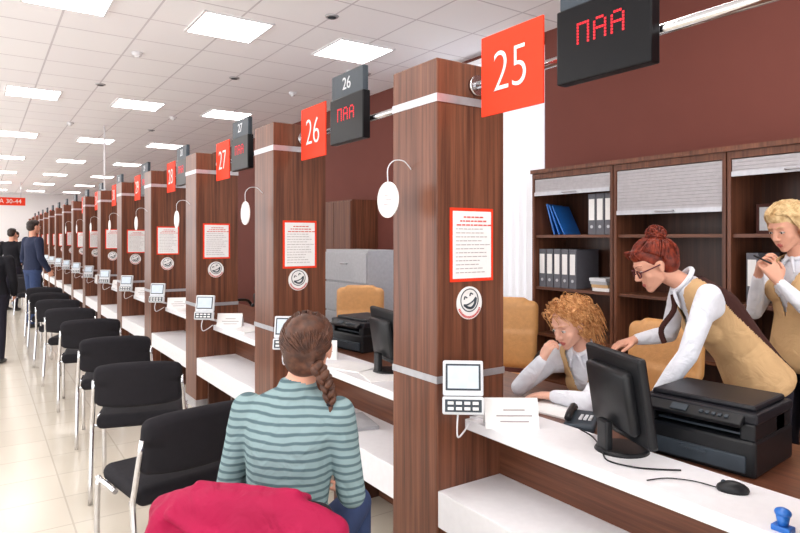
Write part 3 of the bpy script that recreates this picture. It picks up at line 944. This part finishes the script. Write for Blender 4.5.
for i in range(30):
    x = rr.uniform(-1, 1)
    p = HCN + V((x * 0.07, 0.07, 0.07))
    b.tube([p, p + V((x * 0.015, 0.018, 0.0)), p + V((x * 0.03, 0.01, -0.04))], 0.0024, 0, 5, taper=0.6)
b.bm.transform(au.HM)
cm = solid([(0, cap_hulls(au.h) + [[au.h((0, -0.07, 0.12), 0.038)]])], 0.008, 2)
b.bm.from_mesh(cm)
for f in b.bm.faces: f.smooth = True
b.obj("hair", M_hred, au.root, label="auburn hair pinned up in a loose bun")
b = MB()
for s in (-1, 1):
    b.tube([(0.033 * s + 0.024 * math.cos(a), 0.094 - 0.006 * abs(math.cos(a)), 0.006 + 0.017 * math.sin(a)) for a in [i * math.pi / 8 for i in range(16)]], 0.0032, 0, 6, True, res=1)
    b.tube([(0.057 * s, 0.088, 0.012), (0.078 * s, 0.06, 0.013), (0.086 * s, 0.0, 0.012)], 0.0034, 0, 6)
b.tube([(-0.009, 0.096, 0.008), (0, 0.1, 0.012), (0.009, 0.096, 0.008)], 0.0025, 0, 6)
b.bm.transform(au.HM)
b.obj("glasses", M_glass, au.root)

# ---- blond staff woman standing
J = dict(pel=(0, 0.0, 0.98), neck=(0, 0.03, 1.455), head=(0.0, 0.105, 1.60),
         shL=(-0.165, 0.0, 1.395), shR=(0.165, 0.0, 1.395), elL=(-0.21, 0.13, 1.15), elR=(0.20, 0.12, 1.15), wrL=(-0.07, 0.235, 1.33), wrR=(0.05, 0.24, 1.36),
         knL=(-0.10, 0.02, 0.52), knR=(0.10, 0.02, 0.52), anL=(-0.11, -0.03, 0.09), anR=(0.11, -0.03, 0.09))
bo = Human((3.53, 1.48), (-0.93, 0.34), J, [M_skin, M_shirt, M_trous, M_lips, M_shoe],
           "standing woman with short blond hair holding a pen near her chin", headrot=(-24, 0, 2), voxel=0.005, sc=1.02, sleeve=0.003,
           hands={'L': ((0.35, 0.2, 0.75), (0.8, -0.4, -0.2), -1, (0.7, 0.75, 0.8, 0.85), 0.4), 'R': ((-0.35, 0.15, 0.75), (-0.8, -0.4, -0.2), 1, (0.7, 0.8, 0.85, 0.9), 0.4)})
bo.eyes(M_hblond)
bo.vest([M_vest, M_brownv], back_brown=False, length=0.06); bo.collar(M_shirt)
b = MB(); rr = random.Random(31)
for i in range(300):
    a = rr.uniform(-math.pi * 0.02, math.pi * 1.02)
    st = V((math.cos(a), 0.75 * max(0, math.sin(a)) + 0.22 - 0.1 * abs(math.cos(a)), 0.75 * math.sin(a) + 0.1))
    en = V((math.cos(a) * 0.6 + rr.uniform(-0.15, 0.15), -0.95, rr.uniform(-0.75, 0.1)))
    b.tube(spath(st, en, 10, 1.0 + rr.uniform(0.0, 0.07), 0.16), rr.uniform(0.0018, 0.0034), 0, 5, taper=0.4, res=1)
for i in range(260):
    sd = 1 if i % 2 else -1
    f0 = rr.uniform(-0.9, 0.62)
    st = V((sd * rr.uniform(0.0, 0.3), f0 * 0.6, 1.0))
    mid = V((sd * 0.95, f0 * 0.75, 0.1))
    pts = spath(st, mid, 6, 1.02 + rr.uniform(0, 0.08), 0.10)
    e = pts[-1]; ln = rr.uniform(0.07, 0.115)
    for k in (0.35, 0.7, 1.0):
        pts.append(e + V((sd * 0.014 * math.sin(k * 3), -0.02 * k, -ln * k)))
    b.tube(pts, rr.uniform(0.0018, 0.0034), 0, 5, taper=0.5, res=2)
b.bm.transform(bo.HM)
cm = solid([(0, cap_hulls(bo.h) + [[bo.h((0, -0.02, 0.065), (0.08, 0.09, 0.075))], [bo.h((0, -0.055, -0.03), (0.085, 0.05, 0.07))]])], 0.008, 2)
b.bm.from_mesh(cm)
for f in b.bm.faces: f.smooth = True
b.obj("hair", M_hblond, bo.root, label="chin length swept blond hair")
pen = tag(MB().cyl((-0.06, 0, 0), (0.07, 0, 0), 0.0045).cyl((0.07, 0, 0), (0.085, 0, 0), 0.004, 0.001).obj("pen", M_black, None, (3.25, 1.55, 1.44)),
          "black pen held in a woman's fingers", "pen")
pen.rotation_euler = (0, math.radians(-15), math.radians(60))

# ---- distant visitors
def stander(loc, head, mats, hair, label, h=1.0):
    J = dict(pel=(0, 0, 0.95), neck=(0, 0, 1.48), head=(0, 0.02, 1.64), shL=(-0.2, 0, 1.42), shR=(0.2, 0, 1.42), elL=(-0.25, -0.02, 1.14), elR=(0.25, 0.0, 1.14),
             wrL=(-0.22, 0.12, 0.93), wrR=(0.22, 0.14, 0.93), knL=(-0.1, 0.03, 0.5), knR=(0.11, -0.02, 0.5), anL=(-0.11, 0, 0.09), anR=(0.12, -0.08, 0.09))
    p = Human(loc, head, J, mats, label, voxel=0.011, sleeve=0.016, bust=False, wide=1.2)
    hm = solid([(0, cap_hulls(p.h))], 0.01, 2, None, [hair])
    new_mesh_obj("hair", hm, p.root)
    p.eyes(hair)
    p.root.scale = (h, h, h)
    return p
stander((0.76, 12.55), (0.9, 0.4), [M_skin, M_navy, M_jeans, M_lips, M_shoe], M_hdark, "man in a navy jacket and jeans standing by the chairs", 1.06)
stander((0.56, 15.6), (0.5, 0.8), [M_skin, M_blackc, M_trous, M_lips, M_shoe], M_hdark, "man in black clothes standing in the aisle")
stander((0.13, 9.2), (0.3, 0.95), [M_skin, M_blackc, M_trous, M_lips, M_shoe], M_hdark, "person in a black coat walking down the aisle", 0.90)
stander((0.75, 18.6), (-0.5, -0.8), [M_skin, M_jeans, M_trous, M_lips, M_shoe], M_hdark, "person in blue top standing far down the aisle", 0.98)

# ------------------------------------------------------------------ office chairs
oc = thing("office_chair", (3.00, 2.14, 0), math.radians(86), "tan leather swivel office chair", "chair", "tan office chairs")
def soft(name, hulls, m, parent): return solid_obj(name, [(0, hulls)], 0.012, [m], parent, 4)
soft("seat", [[S((x, y, 0.45), (0.06, 0.06, 0.04)) for x in (-0.2, 0.2) for y in (-0.18, 0.22)]], M_tan, oc)
soft("backrest", [[S((x, -0.25 - 0.06 * (z - 0.5), z), (0.05, 0.04, 0.05)) for x in (-0.19, 0.19) for z in (0.56, 0.78)],
                  [S((x, -0.27 - 0.06 * (z - 0.5), z), (0.055, 0.05, 0.05)) for x in (-0.19, 0.19) for z in (0.80, 1.0)],
                  [S((-0.12, -0.30, 1.03), 0.045), S((0.12, -0.30, 1.03), 0.045)]], M_tan, oc)
for s in (-1, 1):
    MB().tube([(s * 0.25, -0.22, 0.5), (s * 0.29, -0.16, 0.66), (s * 0.29, 0.08, 0.67), (s * 0.27, 0.12, 0.6), (s * 0.24, 0.08, 0.44)], 0.02, 0, 8).obj("armrest", M_black, oc)
MB().cyl((0, 0, 0.1), (0, 0, 0.42), 0.025).obj("stem", M_chrome, oc)
for i in range(5):
    a = i * 2 * math.pi / 5
    b = MB()
    b.tube([(0, 0, 0.12), (0.15 * math.cos(a), 0.15 * math.sin(a), 0.09), (0.29 * math.cos(a), 0.29 * math.sin(a), 0.065)], 0.02, 0, 8, taper=0.3)
    b.cyl((0.29 * math.cos(a) - 0.02 * math.sin(a), 0.29 * math.sin(a) + 0.02 * math.cos(a), 0.028), (0.29 * math.cos(a) + 0.02 * math.sin(a), 0.29 * math.sin(a) - 0.02 * math.cos(a), 0.028), 0.028)
    b.obj("leg", M_black, oc)
copy_thing(oc, (3.30, 3.50, 0), math.radians(125))
copy_thing(oc, (3.0, 5.2, 0), math.radians(140))
copy_thing(oc, (3.05, 8.2, 0), math.radians(100))
copy_thing(oc, (3.0, 10.3, 0), math.radians(80))

# ------------------------------------------------------------------ monitors etc
mo = thing("monitor", (2.0, 1.475, CZ), math.radians(-113), "black flat computer monitor seen from behind on the counter", "monitor", "computer monitors")
tl = Matrix.Rotation(math.radians(9), 3, 'X')
b = MB(); b.box((0, 0, 0.215), (0.385, 0.035, 0.33), 0, 0.012, tl); b.box((0, -0.028, 0.205), (0.29, 0.05, 0.235), 0, 0.018, tl); b.obj("housing", M_black, mo)
MB().box((0, 0.019, 0.218), (0.35, 0.004, 0.29), 0, 0, tl).obj("screen", mat("monitor_glass", (60, 80, 110), 0.1, emit=0.3), mo)
b = MB(); b.box((0, -0.06, 0.06), (0.07, 0.03, 0.12), 0, 0.008); b.obj("stand", M_black, mo)
b = MB(); b.cyl((0, 0.01, 0), (0, 0.01, 0.014), 0.10, 0.09, seg=32); b.obj("base", M_black, mo)
copy_thing(mo, (2.02, 1.47 + STEP - 0.14, CZ), math.radians(-100))
copy_thing(mo, (2.02, 1.47 + 2 * STEP, CZ), math.radians(-95))
pr = thing("printer", (2.35, 1.30, 0.72), math.radians(-84), "black multifunction laser printer on the desk", "printer", "black printers")
b = MB()
b.box((0, 0, 0.065), (0.42, 0.36, 0.13), 0, 0.012)
b.box((0, 0.10, 0.155), (0.41, 0.15, 0.06), 0, 0.006)
b.box((-0.18, -0.03, 0.155), (0.05, 0.28, 0.06), 0, 0.006)
b.box((0.18, -0.03, 0.155), (0.05, 0.28, 0.06), 0, 0.006)
b.obj("body", M_black, pr)
MB().box((0, 0.01, 0.20), (0.42, 0.35, 0.04), 0, 0.01).box((0, 0.02, 0.228), (0.38, 0.29, 0.022), 0, 0.01).obj("scanner_lid", mat("printer_lid", (28, 28, 33), 0.4, spec=0.3), pr)
MB().box((0, -0.04, 0.133), (0.30, 0.22, 0.008), 0, 0.002, Matrix.Rotation(math.radians(-4), 3, 'X')).obj("output_tray", M_dgrey, pr)
MB().box((0, -0.182, 0.045), (0.36, 0.012, 0.06), 0, 0.004).box((0, -0.19, 0.06), (0.10, 0.012, 0.012), 0, 0.002).obj("paper_drawer", M_dgrey, pr)
b = MB(); b.box((0.0, -0.18, 0.192), (0.34, 0.05, 0.02), 0, 0.004, Matrix.Rotation(math.radians(30), 3, 'X'))
b.box((-0.05, -0.188, 0.203), (0.06, 0.03, 0.004), 1, 0, Matrix.Rotation(math.radians(30), 3, 'X'))
for i in range(5): b.box((0.03 + i * 0.022, -0.188, 0.203), (0.012, 0.012, 0.005), 1, 0, Matrix.Rotation(math.radians(30), 3, 'X'))
b.obj("control_panel", [M_black, M_dgrey], pr)
copy_thing(pr, (2.42, 4.05, 0.72), math.radians(-84))
ms = thing("computer_mouse", (1.965, 1.03, CZ), math.radians(30), "black computer mouse on the counter", "mouse")
b = MB(); b.sph((0, 0, 0.008), (0.028, 0.048, 0.026), 0)
for v in b.bm.verts: v.co.z = max(0, v.co.z)
b.obj("shell", M_black, ms)
MB().cyl((-0.003, 0.026, 0.026), (0.003, 0.026, 0.026), 0.008, seg=12).obj("wheel", M_dgrey, ms)
MB().tube([(0, 0.045, 0.006), (0.03, 0.11, 0.004), (0.02, 0.19, 0.004), (-0.03, 0.25, 0.004)], 0.002, 0, 6).obj("cable", M_black, ms)
ph = thing("telephone", (2.18, 1.80, 0.72), math.radians(-60), "grey desk telephone with handset on the desk", "telephone")
MB().box((0, 0, 0.03), (0.13, 0.17, 0.035), 0, 0.01, Matrix.Rotation(math.radians(8), 3, 'X')).obj("base", M_dgrey, ph)
MB().tube([(-0.045, -0.08, 0.055), (-0.045, -0.05, 0.068), (-0.045, 0.05, 0.075), (-0.045, 0.08, 0.065)], 0.016, 0, 8).obj("handset", M_black, ph)
b = MB()
for i in range(3):
    for j in range(4): b.box((0.0 + i * 0.02, -0.04 + j * 0.02, 0.05), (0.013, 0.012, 0.006), 0, 0.001)
b.obj("keypad", M_lgrey, ph)
cb = tag(MB().tube([(1.99, 1.22, 0.754), (1.93, 1.27, 0.754), (1.88, 1.33, 0.754), (1.86, 1.42, 0.754), (1.93, 1.50, 0.754), (2.03, 1.62, 0.754), (2.07, 1.72, 0.754)], 0.003, 0, 6).obj("cable", M_black),
         "thin black cable lying on the white counter", "cable")
st_ = thing("rubber_stamp", (1.815, 0.815, CZ), 0, "small blue rubber stamp standing on the counter", "stamp")
MB().box((0, 0, 0.008), (0.035, 0.05, 0.016), 0, 0.003).obj("base", M_blue, st_)
MB().cyl((0, 0, 0.016), (0, 0, 0.045), 0.013, 0.018).sph((0, 0, 0.05), (0.018, 0.022, 0.014)).obj("handle", M_blue, st_)
for i, (x, y, z, r, c, w_, h_, l_) in enumerate([
        (1.9, 3.35, CZ, 20, M_paper, 0.21, 0.008, 0.30), (1.93, 3.05, CZ, -15, M_paper, 0.21, 0.004, 0.30), (1.78, 3.5, 0.465, 10, M_paper, 0.22, 0.03, 0.30),
        (1.9, 5.2, CZ, 12, M_paper, 0.21, 0.01, 0.30), (1.9, 7.0, CZ, -10, M_paper, 0.21, 0.01, 0.30), (2.30, 2.03, 0.72, 8, M_paper, 0.21, 0.01, 0.3), (1.8, 3.15, 0.465, -12, M_greycab, 0.22, 0.02, 0.3)]):
    s = tag(MB().box((0, 0, h_ / 2), (w_, l_, h_), 0, min(0.002, h_ / 3)).obj("paper_stack" if c is M_paper else "folder", c, None, (x, y, z)),
            "stack of loose white papers lying flat" if c is M_paper else "thin grey folder lying flat", "papers" if c is M_paper else "folder")
    s.rotation_euler = (0, 0, math.radians(r))

# ------------------------------------------------------------------ cabinets on the back wall
def cabinet(y0, y1, shelves, sh_bot, label, shut=True):
    D, H = WX - 3.8, 2.08
    c = thing("cabinet", (3.8, y0, 0), 0, label, "cabinet", "walnut shutter cabinets")
    W = y1 - y0; D -= 0.005
    b = MB()
    b.box2((0, 0, 0), (D, 0.022, H)); b.box2((0, W - 0.022, 0), (D, W, H))
    b.box2((0, 0.022, H - 0.045), (D, W - 0.022, H)); b.box2((0.01, 0.022, 0), (D, W - 0.022, 0.06))
    b.box2((D - 0.012, 0.022, 0.06), (D, W - 0.022, H - 0.045), 1)
    b.obj("body", [M_wood, M_woodd], c)
    MB().box2((-0.02, -0.004, H), (D, W + 0.004, H + 0.03)).obj("top_board", M_wood, c)
    for z in shelves:
        MB().box2((0.02, 0.023, z - 0.022), (D - 0.013, W - 0.023, z)).obj("shelf", M_woody, c)
    b = MB(); z = H - 0.05
    while z > sh_bot:
        b.box((0.012, W / 2, z - 0.011), (0.012, W - 0.05, 0.0214), 0, 0.0015); z -= 0.022
    b.box((0.008, W / 2, sh_bot - 0.01), (0.02, W - 0.05, 0.03), 1)
    s = b.obj("shutter", [M_shutter, M_silver], c)
    hb = MB(); hb.tube([(0, W / 2 - 0.06, sh_bot - 0.01), (-0.03, W / 2 - 0.05, sh_bot - 0.01), (-0.03, W / 2 + 0.05, sh_bot - 0.01), (0, W / 2 + 0.06, sh_bot - 0.01)], 0.006, 0, 6)
    h_ = hb.obj("handle", M_silver, s)
    return c
cabinet(2.86, 3.65, (0.4, 0.77, 1.15, 1.575), 1.92, "open walnut cabinet with rolled-up grey shutter, binders and folders inside")
cabinet(2.035, 2.85, (0.4, 0.77, 1.15, 1.575), 1.74, "walnut cabinet with grey shutter half lowered")
cabinet(1.23, 2.025, (0.4, 0.77, 1.15, 1.575), 1.95, "open walnut cabinet with grey shutter and small items on shelves")
cabinet(0.42, 1.22, (0.4, 0.77, 1.15, 1.575), 1.5, "walnut cabinet with grey shutter lowered")
c = thing("wardrobe", (3.8, 6.7, 0), 0, "tall walnut two-door cupboard", "cupboard")
MB().box2((0.02, 0, 0), (0.395, 0.9, 2.03)).obj("body", M_wood, c)
for s in (0, 1):
    d = MB().box2((0, 0.005 + s * 0.45, 0.06), (0.019, 0.445 + s * 0.45, 2.01), 0, 0.002).obj("door", M_wood, c)
    MB().cyl((-0.015, 0.42 + s * 0.06, 1.0), (-0.015, 0.42 + s * 0.06, 1.15), 0.006).obj("handle", M_silver, d)
c = thing("filing_cabinet", (3.34, 5.55, 0), 0, "light grey metal filing cabinet", "filing cabinet")
MB().box2((0.02, 0, 0), (0.45, 0.95, 1.42), 0, 0.004).obj("body", M_greycab, c)
for i in range(4):
    d = MB().box2((0, 0.015, 0.05 + i * 0.34), (0.02, 0.935, 0.37 + i * 0.34), 0, 0.003).obj("drawer", M_greycab, c)
    MB().cyl((-0.015, 0.40, 0.25 + i * 0.34), (-0.015, 0.54, 0.25 + i * 0.34), 0.006).obj("handle", M_silver, d)
bi = thing("binder", (3.84, 3.58, 1.15), 0, "grey ring binder with white spine label standing on a shelf", "binder", "ring binders on the cabinet shelf")
MB().box((0.14, 0, 0.155), (0.27, 0.07, 0.31), 0, 0.003).obj("cover", mat("binder_grey", (92, 92, 100), 0.5), bi)
MB().box((0.003, 0, 0.19), (0.002, 0.05, 0.16)).obj("spine_label", M_paper, bi)
MB().cyl((0.001, 0, 0.06), (0.006, 0, 0.06), 0.012).obj("finger_ring", M_silver, bi)
for i in range(1, 5):
    copy_thing(bi, (3.84, 3.58 - 0.079 * i, 1.15))
for y, n_, zz in ((2.93, 3, 1.575), (1.9, 1, 1.15), (1.35, 3, 0.77)):
    for i in range(n_):
        copy_thing(bi, (3.84, y + 0.075 * i, zz))
for i, (y, a) in enumerate(((3.47, 14), (3.42, 20), (3.37, 26))):
    f_ = tag(MB().box((0.13, 0, 0.13), (0.24, 0.012, 0.26), 0, 0.003).obj("folder", M_blue, None, (3.86, y, 1.577)),
             "bright blue plastic folder leaning on a shelf", "folder", "blue folders on the cabinet shelf")
    f_.rotation_euler = (math.radians(-a), 0, math.radians(24 - 8 * i))
for i in range(4):
    tag(MB().box((0, 0, 0.012), (0.21, 0.15, 0.024), 0, 0.002).obj("book", [M_paper, M_vest, M_greycab, M_lgrey][i], None, (3.95, 3.0 + 0.01 * i, 1.15 + 0.0245 * i)),
        "thin pale book in a stack on the shelf", "book", "stacked books on the shelf")
fr = thing("picture_frame", (3.9, 1.78, 1.575), 0, "small framed picture standing on the cabinet shelf", "picture frame")
MB().box((0, 0, 0.09), (0.012, 0.24, 0.18), 0, 0.002).obj("frame", M_brownv, fr)
MB().box((-0.007, 0, 0.09), (0.002, 0.2, 0.14)).obj("picture", M_greycab, fr)
bx = thing("box", (3.95, 1.5, 1.575), math.radians(10), "small red cardboard box on the cabinet shelf", "box")
MB().box((0, 0, 0.05), (0.14, 0.16, 0.1), 0, 0.002).obj("carton", M_redtxt, bx)
MB().box((0, 0, 0.107), (0.146, 0.166, 0.014), 0, 0.002).obj("lid", M_paper, bx)

# ------------------------------------------------------------------ world & camera
wd = bpy.data.worlds.new("World"); scene.world = wd; wd.use_nodes = True
bg = wd.node_tree.nodes["Background"]
bg.inputs[0].default_value = (0.985, 0.99, 1.0, 1); bg.inputs[1].default_value = 2.6
scene.view_settings.view_transform = 'Standard'
cd = bpy.data.cameras.new("camera"); cam = bpy.data.objects.new("camera", cd); COL.objects.link(cam)
cd.sensor_width = 36; cd.lens = 620 * 36 / 800; cd.shift_y = -28.5 / 800
cam.location = (0, 0, CAMH)
cam.rotation_euler = (math.radians(90), 0, -math.atan2(420, 620))
scene.camera = cam
